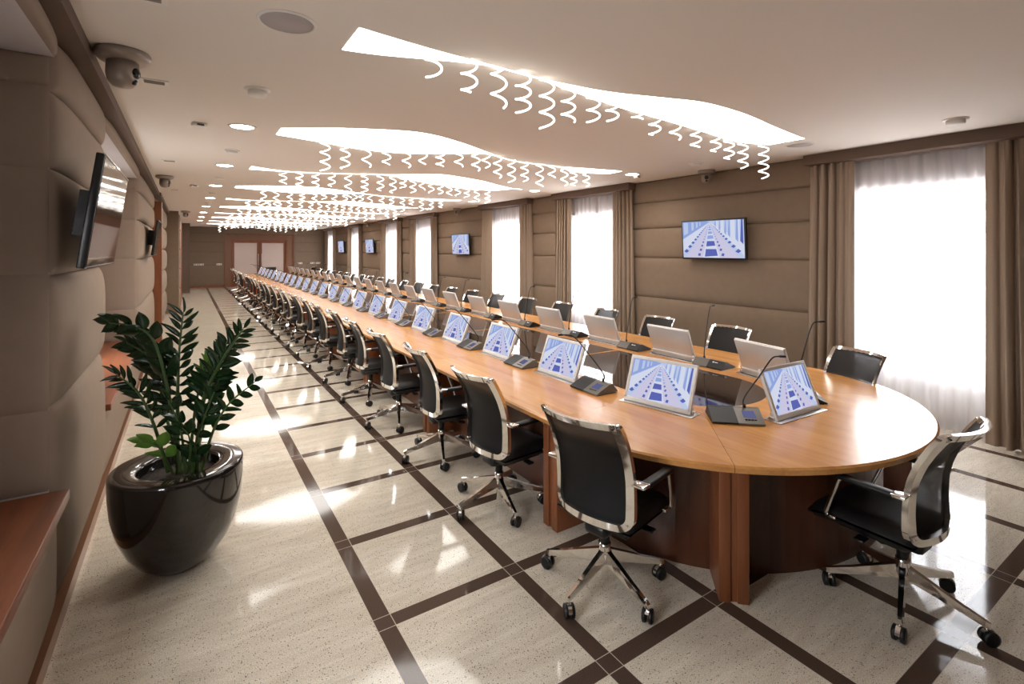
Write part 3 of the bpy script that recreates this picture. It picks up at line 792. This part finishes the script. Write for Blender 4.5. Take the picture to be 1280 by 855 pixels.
def outline(inset, n=30):
    """closed outline (a, z) inset by a constant"""
    raw = []
    for i in range(n+1):
        t = i/n; tt = 0.5-0.5*cos(pi*t); z = ZB+(ZTOP-ZB)*tt; raw.append((half(z), z))
    bot = [(raw[0][0]*(-1+2*i/10), ZB) for i in range(1, 10)]
    top = [(raw[-1][0]*(1-2*i/10), ZTOP) for i in range(1, 10)]
    lp = [(a, z) for a, z in raw]+top+[(-a, z) for a, z in raw[::-1]]+bot
    if inset == 0: return lp
    out = []; m_ = len(lp)
    for i in range(m_):
        p0 = Vector(lp[i-1]); p1 = Vector(lp[i]); p2 = Vector(lp[(i+1) % m_])
        d = (p2-p0); d = d.normalized() if d.length > 0 else Vector((0, 1))
        nrm = Vector((-d.y, d.x))
        out.append(tuple(p1+nrm*inset))
    return out
def make_chair(label, group):
    t = thing('swivel_chair', label, 'chair', (0, 0, 0), 0, group)
    # chrome back frame
    oo, ii = outline(0), outline(0.040)
    n = len(oo); rows = [[], [], [], []]
    for (a, z), (b_, y) in zip(oo, ii):
        po, pi_ = surf(a, z), surf(b_, y); f = Vector((0.016, 0, 0))
        for q, p_ in enumerate((po+f*1.05, po-f*0.7, pi_-f, pi_+f*0.6)): rows[q].append(p_)
    vs, fs = [], []
    for q in range(4):
        o_ = len(vs); vs += rows[q]+rows[(q+1) % 4]
        for i in range(n): fs.append((o_+i, o_+(i+1) % n, o_+n+(i+1) % n, o_+n+i))
    sc = mb('chrome').add(vs, fs, True).use(M['steel'])
    for a, z in ((0.238, 1.02), (-0.238, 1.02), (0.225, 0.475), (-0.225, 0.475)):
        p = surf(a, z); sc.tube([p+Vector((-0.008, 0, 0)), p+Vector((-0.019, 0, 0))], 0.006, 8)
    sc.build('back_frame', t)
    # netting: one sheet stretched over the front of the frame
    def fn(u, v):
        z = ZB+0.012+(ZTOP-ZB-0.025)*(0.5-0.5*cos(pi*v))
        a = (half(z)-0.013)*(2*u-1); p = surf(a, z)+Vector((0.0125, 0, 0))
        return p
    mb('netting').grid(fn, 20, 30).build('backrest', t)
    # seat cushion
    b = MB().use(M['leather'])
    def seat(u, v):
        x = -0.135+0.525*u; y = (2*v-1)*0.245
        e = (max(0, 1-abs(2*v-1)**6))**0.5*(max(0, 1-abs(2*u-1)**8))**0.5
        drop = 0.035*max(0, (u-0.72)/0.28)**2
        return (x, y*(1-0.08*max(0, (u-.8)/.2)**2), 0.425+0.065*e-drop+0.012*(abs(2*v-1)**2))
    b.grid(seat, 18, 16)
    def seat2(u, v):
        x, y, z = seat(u, v); e = (max(0, 1-abs(2*v-1)**6))**0.5*(max(0, 1-abs(2*u-1)**8))**0.5
        return (x, y, 0.425-0.048*e-0.035*max(0, (u-0.72)/0.28)**2)
    b.grid(seat2, 18, 16, flip=True); b.build('seat', t)
    # mechanism and levers
    mb('black').box(-0.115, 0.17, -0.075, 0.075, 0.322, 0.395, 0.026).box(-0.10, 0.24, -0.20, 0.20, 0.372, 0.40, 0.010).tube([(0.05, -0.13, 0.365), (0.05, 0.13, 0.365)], 0.03, 12).build('tilt_mechanism', t)
    for s_ in (-1, 1):
        mb('black').tube([(0.10, s_*0.06, 0.37), (0.11, s_*0.19, 0.362)], 0.009, 8).box(0.085, 0.14, *sorted((s_*0.18, s_*0.25)), 0.35, 0.366, 0.007).build('lever', t)
        # arms
        y = s_*0.298
        p = surf(s_*0.245, 0.70)
        pad_ = mb('leather').box(-0.075, 0.20, y-0.028, y+0.026, 0.682, 0.710, 0.011).build('armrest', t)
        mb('chrome').box(p.x-0.012, p.x+0.055, min(s_*0.245, s_*0.322), max(s_*0.245, s_*0.322), 0.690, 0.708, 0.004).build('arm_bracket', pad_)
        mb('chrome').tube([(0.175, y, 0.692), (0.185, y, 0.675), (0.262, s_*0.278, 0.465), (0.268, s_*0.27, 0.445)], 0.0125, 8).box(0.22, 0.28, *sorted((s_*0.20, s_*0.265)), 0.425, 0.44, 0.004).build('arm_strut', pad_)
    mb('chrome').lathe([(0.019, 0.035), (0.021, 0.04), (0.021, 0.15), (0.017, 0.20), (0.017, 0.30)], 20).use(M['black']).lathe([(0.028, 0.25), (0.028, 0.30), (0.034, 0.33)], 20).build('gas_column', t)
    mb('chrome').lathe([(0.021, 0.125), (0.036, 0.135), (0.040, 0.20), (0.032, 0.225), (0.034, 0.245), (0.018, 0.25)], 24).build('base_hub', t)
    R_ = 0.345
    for k in range(5):
        a = pi+2*pi*k/5; ca, sa = cos(a), sin(a)
        lg = mb('chrome'); lg.T = Matrix.Rotation(a, 4, 'Z')
        # tapering arm: deep at the hub, thin at the tip
        vs = []; st = [(0.025, 0.024, 0.142, 0.212), (0.12, 0.021, 0.128, 0.182), (0.24, 0.018, 0.105, 0.142), (R_, 0.0155, 0.086, 0.114), (R_+0.018, 0.011, 0.085, 0.109)]
        for x, w_, z0, z1 in st: vs += [(x, -w_, z0), (x, w_, z0), (x, w_*0.62, z1), (x, -w_*0.62, z1)]
        fs = [(0, 1, 2, 3), tuple(range(16, 20))[::-1]]
        for i in range(4):
            for q in range(4): fs.append((i*4+q, i*4+(q+1) % 4, i*4+4+(q+1) % 4, i*4+4+q))
        lg.add(vs, fs); l_ = lg.build('leg', t)
        c = MB(); c.T = Matrix.Translation((R_*ca, R_*sa, 0)) @ Matrix.Rotation(a+0.9+k*1.3, 4, 'Z')
        c.use(M['chrome']).tube([(0, 0, 0.095), (0, 0, 0.066)], 0.009, 8)
        arc_ = [(0.012+0.040*cos(q), 0.036+0.040*sin(q)) for q in [pi*0.05+i*pi*0.75/8 for i in range(9)]]
        inn_ = [(0.012+0.031*cos(q), 0.036+0.031*sin(q)) for q in [pi*0.05+i*pi*0.75/8 for i in range(9)]]
        c.prism(arc_+inn_[::-1], -0.010, 0.010, 'y')
        c.use(M['rubber'])
        for s_ in (-1, 1):
            c.tube([(0.012, s_*0.007, 0.036), (0.012, s_*0.009, 0.036), (0.012, s_*0.025, 0.036), (0.012, s_*0.029, 0.036)], [0.032, 0.036, 0.036, 0.026], 20)
        c.build('caster', l_)
    return t

PITCH = 1.075
first = make_chair('black swivel chair with chrome frame on the planter side, nearest the camera', 'chairs on the planter side')
first.location = (2.03, 2.13, 0); first.rotation_euler = (0, 0, radians(13))
LOWER = ('back_frame', 'backrest', 'seat', 'tilt_mechanism', 'lever', 'armrest')
def low(r, dz=-0.04):
    for c in r.children:
        if c.name.split('.')[0] in LOWER: c.location.z += dz
    return r
def cl(n): return 'black swivel chair with chrome frame on the planter side, %s from the camera' % nth(n)
def cr(n): return 'black swivel chair on the window side of the table, %s from the camera' % nth(n)
for k in range(22):
    dup(first, (2.02+random.uniform(-.025, .025), 3.24+PITCH*k+random.uniform(-.03, .03), 0), radians(random.uniform(-4, 6)), cl(k+2), 'chairs on the planter side')
dup(first, (2.06, 27.07, 0), radians(-15), cl(24), 'chairs on the planter side')
RL = -0.045
low(dup(first, (4.95, 2.20, 0), radians(160), cr(1), 'chairs on the window side'))
for k in range(22):
    low(dup(first, (5.27+random.uniform(-.03, .03), 3.62+PITCH*k+random.uniform(-.04, .04), 0), pi+radians(random.uniform(-6, 6)), cr(k+2), 'chairs on the window side'))
dup(first, (5.28, 27.1, 0), radians(195), cr(24), 'chairs on the window side')
dup(first, (3.30, 1.13, 0), radians(89), 'black swivel chair with chrome frame alone at the rounded near end of the table', 'chairs at the table ends')
dup(first, (3.67, 28.35, 0), radians(-90), 'black swivel chair at the far rounded end of the table', 'chairs at the table ends')

# ------------------------------------------------------------------ monitors (front = local -x) and microphone consoles
def make_monitor(label):
    t = thing('monitor', label, 'monitor', (0, 0, ZT), 0, 'flip-up monitors')
    mb('steel').box(-0.045, 0.085, -0.30, 0.29, 0.0, 0.006, 0.002).build('base_plate', t)
    mb('graphite').box(0.046, 0.066, -0.27, 0.27, 0.006, 0.0075).build('slot', t)
    tl = Matrix.Translation((-0.012, 0, 0.0105)) @ Matrix.Rotation(radians(21), 4, 'Y')
    h, w = 0.355, 0.55
    b = MB(); b.T = tl; b.use(M['silver'])
    b.box(0.0, 0.016, -w/2, w/2, 0, 0.034, 0.003).box(0.0, 0.016, -w/2, w/2, h-0.026, h, 0.003).box(0.0, 0.016, -w/2, -w/2+0.026, 0.02, h-0.02, 0.003).box(0.0, 0.016, w/2-0.026, w/2, 0.02, h-0.02, 0.003)
    hs = b.build('bezel', t)
    b = MB(); b.T = tl; b.use(M['alu']).box(0.012, 0.030, -w/2+0.004, w/2-0.004, 0.06, h-0.004, 0.006); b.build('back_cover', t)
    b = MB(); b.T = tl; b.use(M['alu']).box(0.012, 0.044, -w/2+0.004, w/2-0.004, 0.0, 0.066, 0.006); b.build('hinge_housing', t)
    me = screen_mesh('screen', w-0.05, h-0.058, 0.004); me.transform(tl @ Matrix.Translation((0, 0, 0.032)))
    o = bpy.data.objects.new('screen', me); COL.objects.link(o); o.parent = t
    for q in (-0.2735, 0.2735): mb('steel').box(0.012, 0.05, q-0.0115, q+0.0115, 0.006, 0.03, 0.003).build('lift_bracket', t)
    return t
mon = make_monitor('silver monitor on the planter side, nearest the camera, angled on the curve')
mon.location = (2.93, 2.535, ZT); mon.rotation_euler = (0, 0, radians(11))
for k in range(22):
    dup(mon, (2.855, 3.645+PITCH*k, ZT), 0, 'silver monitor on the planter side of the table, %s from the camera' % nth(k+2), 'flip-up monitors')
dup(mon, (2.93, 27.0, ZT), radians(-11), 'silver monitor on the planter side of the table, farthest from the camera', 'flip-up monitors')
dup(mon, (4.43, 2.53, ZT), radians(180-12), 'silver monitor on the window side, nearest the camera, back towards us', 'flip-up monitors')
for k in range(22):
    dup(mon, (4.485, 3.62+PITCH*k, ZT), pi, 'silver monitor on the window side of the table, %s from the camera' % nth(k+2), 'flip-up monitors')
dup(mon, (4.43, 26.9, ZT), radians(191), 'silver monitor on the window side of the table, farthest from the camera', 'flip-up monitors')
dup(mon, (3.64, 1.86, ZT), radians(88), 'silver monitor facing the rounded near end of the table', 'flip-up monitors')

def make_console(label, head):
    """wedge console, front = local -x, loudspeaker half towards +y"""
    t = thing('microphone_console', label, 'microphone', (0, 0, ZT), 0, 'delegate microphone consoles')
    def wedge(mat, y0, y1, name):
        pr_ = [(-0.115, 0.006), (-0.115, 0.016), (0.025, 0.076), (0.055, 0.078), (0.115, 0.016), (0.115, 0.006)]
        return mb(mat).prism(pr_, y0, y1, 'y').build(name, t)
    mb('rubber').box(-0.095, 0.105, -0.16, 0.16, 0, 0.007).build('foot', t)
    wedge('graphite', 0.0, 0.168, 'speaker_half')
    gr = wedge('grey', -0.168, 0.0, 'control_half')
    sl = 0.060/0.14
    def on(x): return 0.016+(x+0.115)*sl+0.0012
    mb('lcd').add([(-0.065, -0.045, on(-0.065)), (-0.065, -0.125, on(-0.065)), (0.0, -0.125, on(0.0)), (0.0, -0.045, on(0.0))], [(0, 1, 2, 3)]).build('display', gr)
    bt = mb('black')
    for q in range(4): bt.box(-0.088, -0.079, -0.062-q*0.02, -0.048-q*0.02, on(-0.088), on(-0.079)+0.002)
    bt.build('button', gr)
    mk = mb('mark')
    zz = lambda x: 0.078-(x-0.055)*0.062/0.06+0.0012
    pts = [(0.072+0.006*cos(a), 0.05+0.009*sin(a)) for a in [2*pi*i/12 for i in range(12)]]
    mk.add([(x, y, zz(x)) for x, y in pts], [list(range(12))]); mk.add([(x, y, zz(x)) for x, y in ((0.070, 0.063), (0.070, 0.10), (0.075, 0.10), (0.075, 0.063))], [(0, 1, 2, 3)])
    mk.build('logo', t)
    base = Vector((0.04, -0.075, 0.075)); H = Vector(head)
    ctrl = [base, base+Vector((0, 0, 0.07)), base+Vector((H.x*0.38, H.y*0.45, H.z*0.62)), base+Vector((H.x*0.72, H.y*0.8, H.z*0.95)), base+H]
    path = catmull([tuple(c) for c in ctrl], 6)
    nk = mb('black').lathe([(0.010, 0), (0.010, 0.02), (0.006, 0.03)], 12, base).tube(path, 0.0052, 8).build('gooseneck', t)
    d = (Vector(path[-1])-Vector(path[-2])).normalized()
    d = (d+Vector((-0.5, 0.1, -0.1))).normalized()
    e = Vector(path[-1])
    mb('black').tube([e, e+d*0.012, e+d*0.045, e+d*0.05], [0.005, 0.0085, 0.0085, 0.005], 12).build('microphone_head', nk)
    return t
conL = make_console('black microphone console on the planter side, nearest the camera', (-0.30, 0.15, 0.40))
conR = make_console('black microphone console on the window side, nearest the camera', (-0.15, -0.02, 0.52))
conL.location = (2.87, 3.15, ZT)
for k in range(1, 23): dup(conL, (2.87, 3.15+PITCH*k, ZT), radians(random.uniform(-3, 3)), 'black microphone console on the planter side of the table, %s from the camera' % nth(k+1), 'delegate microphone consoles')
conR.location = (4.46, 3.12, ZT); conR.rotation_euler = (0, 0, pi)
for k in range(1, 23): dup(conR, (4.46, 3.12+PITCH*k, ZT), pi+radians(random.uniform(-4, 4)), 'black microphone console on the window side of the table, %s from the camera' % nth(k+1), 'delegate microphone consoles')
conE = make_console('grey microphone console left of the monitor at the near table end', (0.03, -0.23, 0.36)); conE.location = (3.18, 2.06, ZT); conE.rotation_euler = (0, 0, radians(47))
dup(conR, (4.13, 2.06, ZT), radians(128), 'black microphone console half hidden behind the monitor at the near table end', 'delegate microphone consoles')

# ------------------------------------------------------------------ planter and plant
PX, PY_ = -0.04, 3.72
pt = thing('planter', 'large glossy dark brown bowl planter on the floor', 'planter', (PX, PY_, 0))
mb('pot').lathe([(0, 0.0), (0.115, 0.0), (0.15, 0.012), (0.215, 0.07), (0.27, 0.15), (0.315, 0.26), (0.34, 0.38), (0.35, 0.50), (0.352, 0.585), (0.351, 0.607), (0.345, 0.616), (0.336, 0.619), (0.228, 0.612), (0.216, 0.606), (0.210, 0.59), (0.207, 0.46)], 72).build('bowl', pt)
mb('soil').lathe([(0, 0.56), (0.10, 0.558), (0.15, 0.55), (0.2075, 0.545)], 40).build('soil', pt)
plant = thing('zz_plant', 'tall dark green plant with glossy paired leaves growing in the brown planter', 'plant', (PX, PY_, 0.50))
f_, yaw_ = 624.6, 0.5774
def at(u, v, dep):
    lat = (u-640)/f_*dep
    return Vector((lat*cos(yaw_)+dep*sin(yaw_)-PX, dep*cos(yaw_)-lat*sin(yaw_)-PY_, 1.937-(v-312.2)/f_*dep-0.50))
def frond(ctrl, L0, pairs, mat='leaf', r0=0.011, wid=0.4, start=0.35, spread=0.9):
    pts = [Vector(p) for p in catmull([tuple(c) for c in ctrl], 10)]
    b = mb('stalk'); n = len(pts)
    b.tube(pts, [r0*(1-0.8*i/(n-1))+0.0015 for i in range(n)], 7)
    b.use(M[mat])
    for i in range(pairs):
        t = start+(1-start)*(i/(pairs-1)); q = t*(n-1); i0 = min(n-2, int(q)); fr_ = q-i0
        p = pts[i0].lerp(pts[i0+1], fr_); d = (pts[i0+1]-pts[i0]).normalized()
        side = d.cross(Vector((0.55, 0.8, 0.15))).normalized()
        nr = side.cross(d).normalized()
        for s_ in ((-1, 1) if i < pairs-1 else (0,)):
            ang = spread*(1-0.35*t)
            ax = (d*cos(ang)+side*s_*sin(ang)+nr*random.uniform(-0.35, 0.35)).normalized() if s_ else d
            ln = L0*(0.75+0.5*sin(pi*min(1, max(0.1, t))))*random.uniform(0.85, 1.1)
            lat = ax.cross(nr + Vector((random.uniform(-.5, .5), random.uniform(-.5, .5), random.uniform(-.3, .3)))).normalized(); up_ = lat.cross(ax)
            def lf(u, v, p=p, ax=ax, lat=lat, up_=up_, ln=ln):
                w_ = wid*ln*0.5*(sin(pi*min(1, max(0, v**0.85))))**0.8
                c = (2*u-1)
                return p+ax*(ln*v)+lat*(w_*c)+up_*(0.10*ln*c*c-0.18*ln*v*v)
            b.grid(lf, 4, 7)
    return b.build('frond', plant, normals=False)
DB = 3.08
FR = [([at(224, 592, DB), at(212, 500, DB-.02), at(188, 420, DB-.05), at(136, 403, DB-.08)], 0.085, 9, 'leaf', 0.013, 0.62, 0.45),
      ([at(222, 594, DB), at(222, 500, DB), at(224, 440, DB+.02), at(229, 390, DB+.03)], 0.092, 17, 'leaf', 0.012, 0.26, 0.30, 1.25),
      ([at(245, 590, DB), at(252, 510, DB), at(272, 460, DB-.02), at(304, 411, DB-.04)], 0.090, 20, 'leaf', 0.016, 0.28, 0.30, 1.1),
      ([at(252, 588, DB-.03), at(266, 540, DB-.08), at(286, 505, DB-.12), at(318, 478, DB-.15)], 0.065, 9, 'leaf', 0.009, 0.45, 0.35),
      ([at(210, 590, DB-.05), at(192, 530, DB-.12), at(172, 490, DB-.16), at(145, 468, DB-.18)], 0.075, 14, 'leaf', 0.010, 0.27, 0.30, 1.15),
      ([at(226, 592, DB+.05), at(212, 500, DB+.06), at(190, 450, DB+.06), at(158, 428, DB+.05)], 0.085, 12, 'leaf', 0.012, 0.5, 0.4),
      ([at(236, 590, DB+.05), at(244, 510, DB+.08), at(254, 470, DB+.1), at(262, 448, DB+.1)], 0.06, 9, 'leaf_light', 0.009, 0.42, 0.45),
      ([at(232, 592, DB-.05), at(228, 550, DB-.1), at(222, 525, DB-.12), at(210, 500, DB-.14)], 0.075, 7, 'leaf', 0.008, 0.5, 0.2),
      ([at(240, 592, DB-.05), at(246, 550, DB-.1), at(256, 520, DB-.12), at(268, 490, DB-.12)], 0.08, 8, 'leaf', 0.009, 0.45, 0.2),
      ([at(216, 592, DB-.06), at(205, 570, DB-.14), at(195, 556, DB-.18), at(178, 552, DB-.2)], 0.07, 5, 'leaf_light', 0.006, 0.6, 0.3),
      ([at(226, 592, DB), at(208, 520, DB+.1), at(196, 470, DB+.14), at(178, 438, DB+.16)], 0.085, 10, 'leaf', 0.011, 0.42, 0.35),
      ([at(240, 590, DB+.06), at(262, 500, DB+.1), at(276, 455, DB+.12), at(284, 425, DB+.12)], 0.08, 11, 'leaf', 0.011, 0.36, 0.35),
      ([at(234, 590, DB-.06), at(238, 565, DB-.14), at(236, 545, DB-.2), at(228, 535, DB-.22)], 0.065, 5, 'leaf', 0.006, 0.6, 0.2)]
for a in FR: frond(a[0], a[1]*1.4, max(4, int(a[2]*0.8)), *a[3:])

# ------------------------------------------------------------------ light, sky, camera
w = bpy.data.worlds.new('World'); SC.world = w; w.use_nodes = True
bg = w.node_tree.nodes['Background']; bg.inputs[1].default_value = 14.0
wt = node(w.node_tree, 'ShaderNodeTexCoord'); ws = node(w.node_tree, 'ShaderNodeSeparateXYZ'); wr = node(w.node_tree, 'ShaderNodeValToRGB')
wr.color_ramp.elements[0].position = 0.44; wr.color_ramp.elements[0].color = (0.36, 0.36, 0.36, 1)      # pale ground and facades
wr.color_ramp.elements[1].position = 0.52; wr.color_ramp.elements[1].color = (0.93, 0.96, 1.0, 1)       # bright overcast sky
wm = node(w.node_tree, 'ShaderNodeMath', operation='MULTIPLY_ADD'); wm.inputs[1].default_value = 0.5; wm.inputs[2].default_value = 0.5
w.node_tree.links.new(wt.outputs['Generated'], ws.inputs[0]); w.node_tree.links.new(ws.outputs[2], wm.inputs[0])
w.node_tree.links.new(wm.outputs[0], wr.inputs[0]); w.node_tree.links.new(wr.outputs[0], bg.inputs[0])
def portal(x, y, z, sy, sz, rot):
    l = bpy.data.lights.new('window_portal', 'AREA'); l.shape = 'RECTANGLE'; l.size = sz; l.size_y = sy
    l.cycles.is_portal = True
    o = bpy.data.objects.new('window_portal', l); COL.objects.link(o); o.location = (x, y, z); o.rotation_euler = rot
for c, h in WINDOWS: portal(7.24, c, 1.67, 1.64, 1.98, (0, radians(90), 0))
for a, b_ in NICHES: portal(-1.24, (a+b_)/2, 1.62, 1.0, 1.35, (0, radians(-90), 0))

cam = bpy.data.cameras.new('camera'); co = bpy.data.objects.new('camera', cam); COL.objects.link(co)
cam.sensor_fit = 'HORIZONTAL'; cam.sensor_width = 36.0; cam.lens = 624.6/1280*36.0
cam.shift_y = -(427.5-312.2)/1280; cam.clip_start = 0.05; cam.clip_end = 200
co.location = (0, 0, 1.937); co.rotation_euler = (radians(90), 0, -0.5774)
SC.camera = co
SC.view_settings.view_transform = 'Standard'; SC.view_settings.look = 'None'; SC.view_settings.exposure = 0.84; SC.view_settings.gamma = 1.0
SC.view_settings.use_curve_mapping = False
try:
    SC.cycles.use_denoising = True; SC.cycles.denoiser = 'OPENIMAGEDENOISE'
    SC.cycles.max_bounces = 8; SC.cycles.diffuse_bounces = 4; SC.cycles.glossy_bounces = 4; SC.cycles.transparent_max_bounces = 12
    SC.cycles.sample_clamp_indirect = 6.0
except Exception: pass
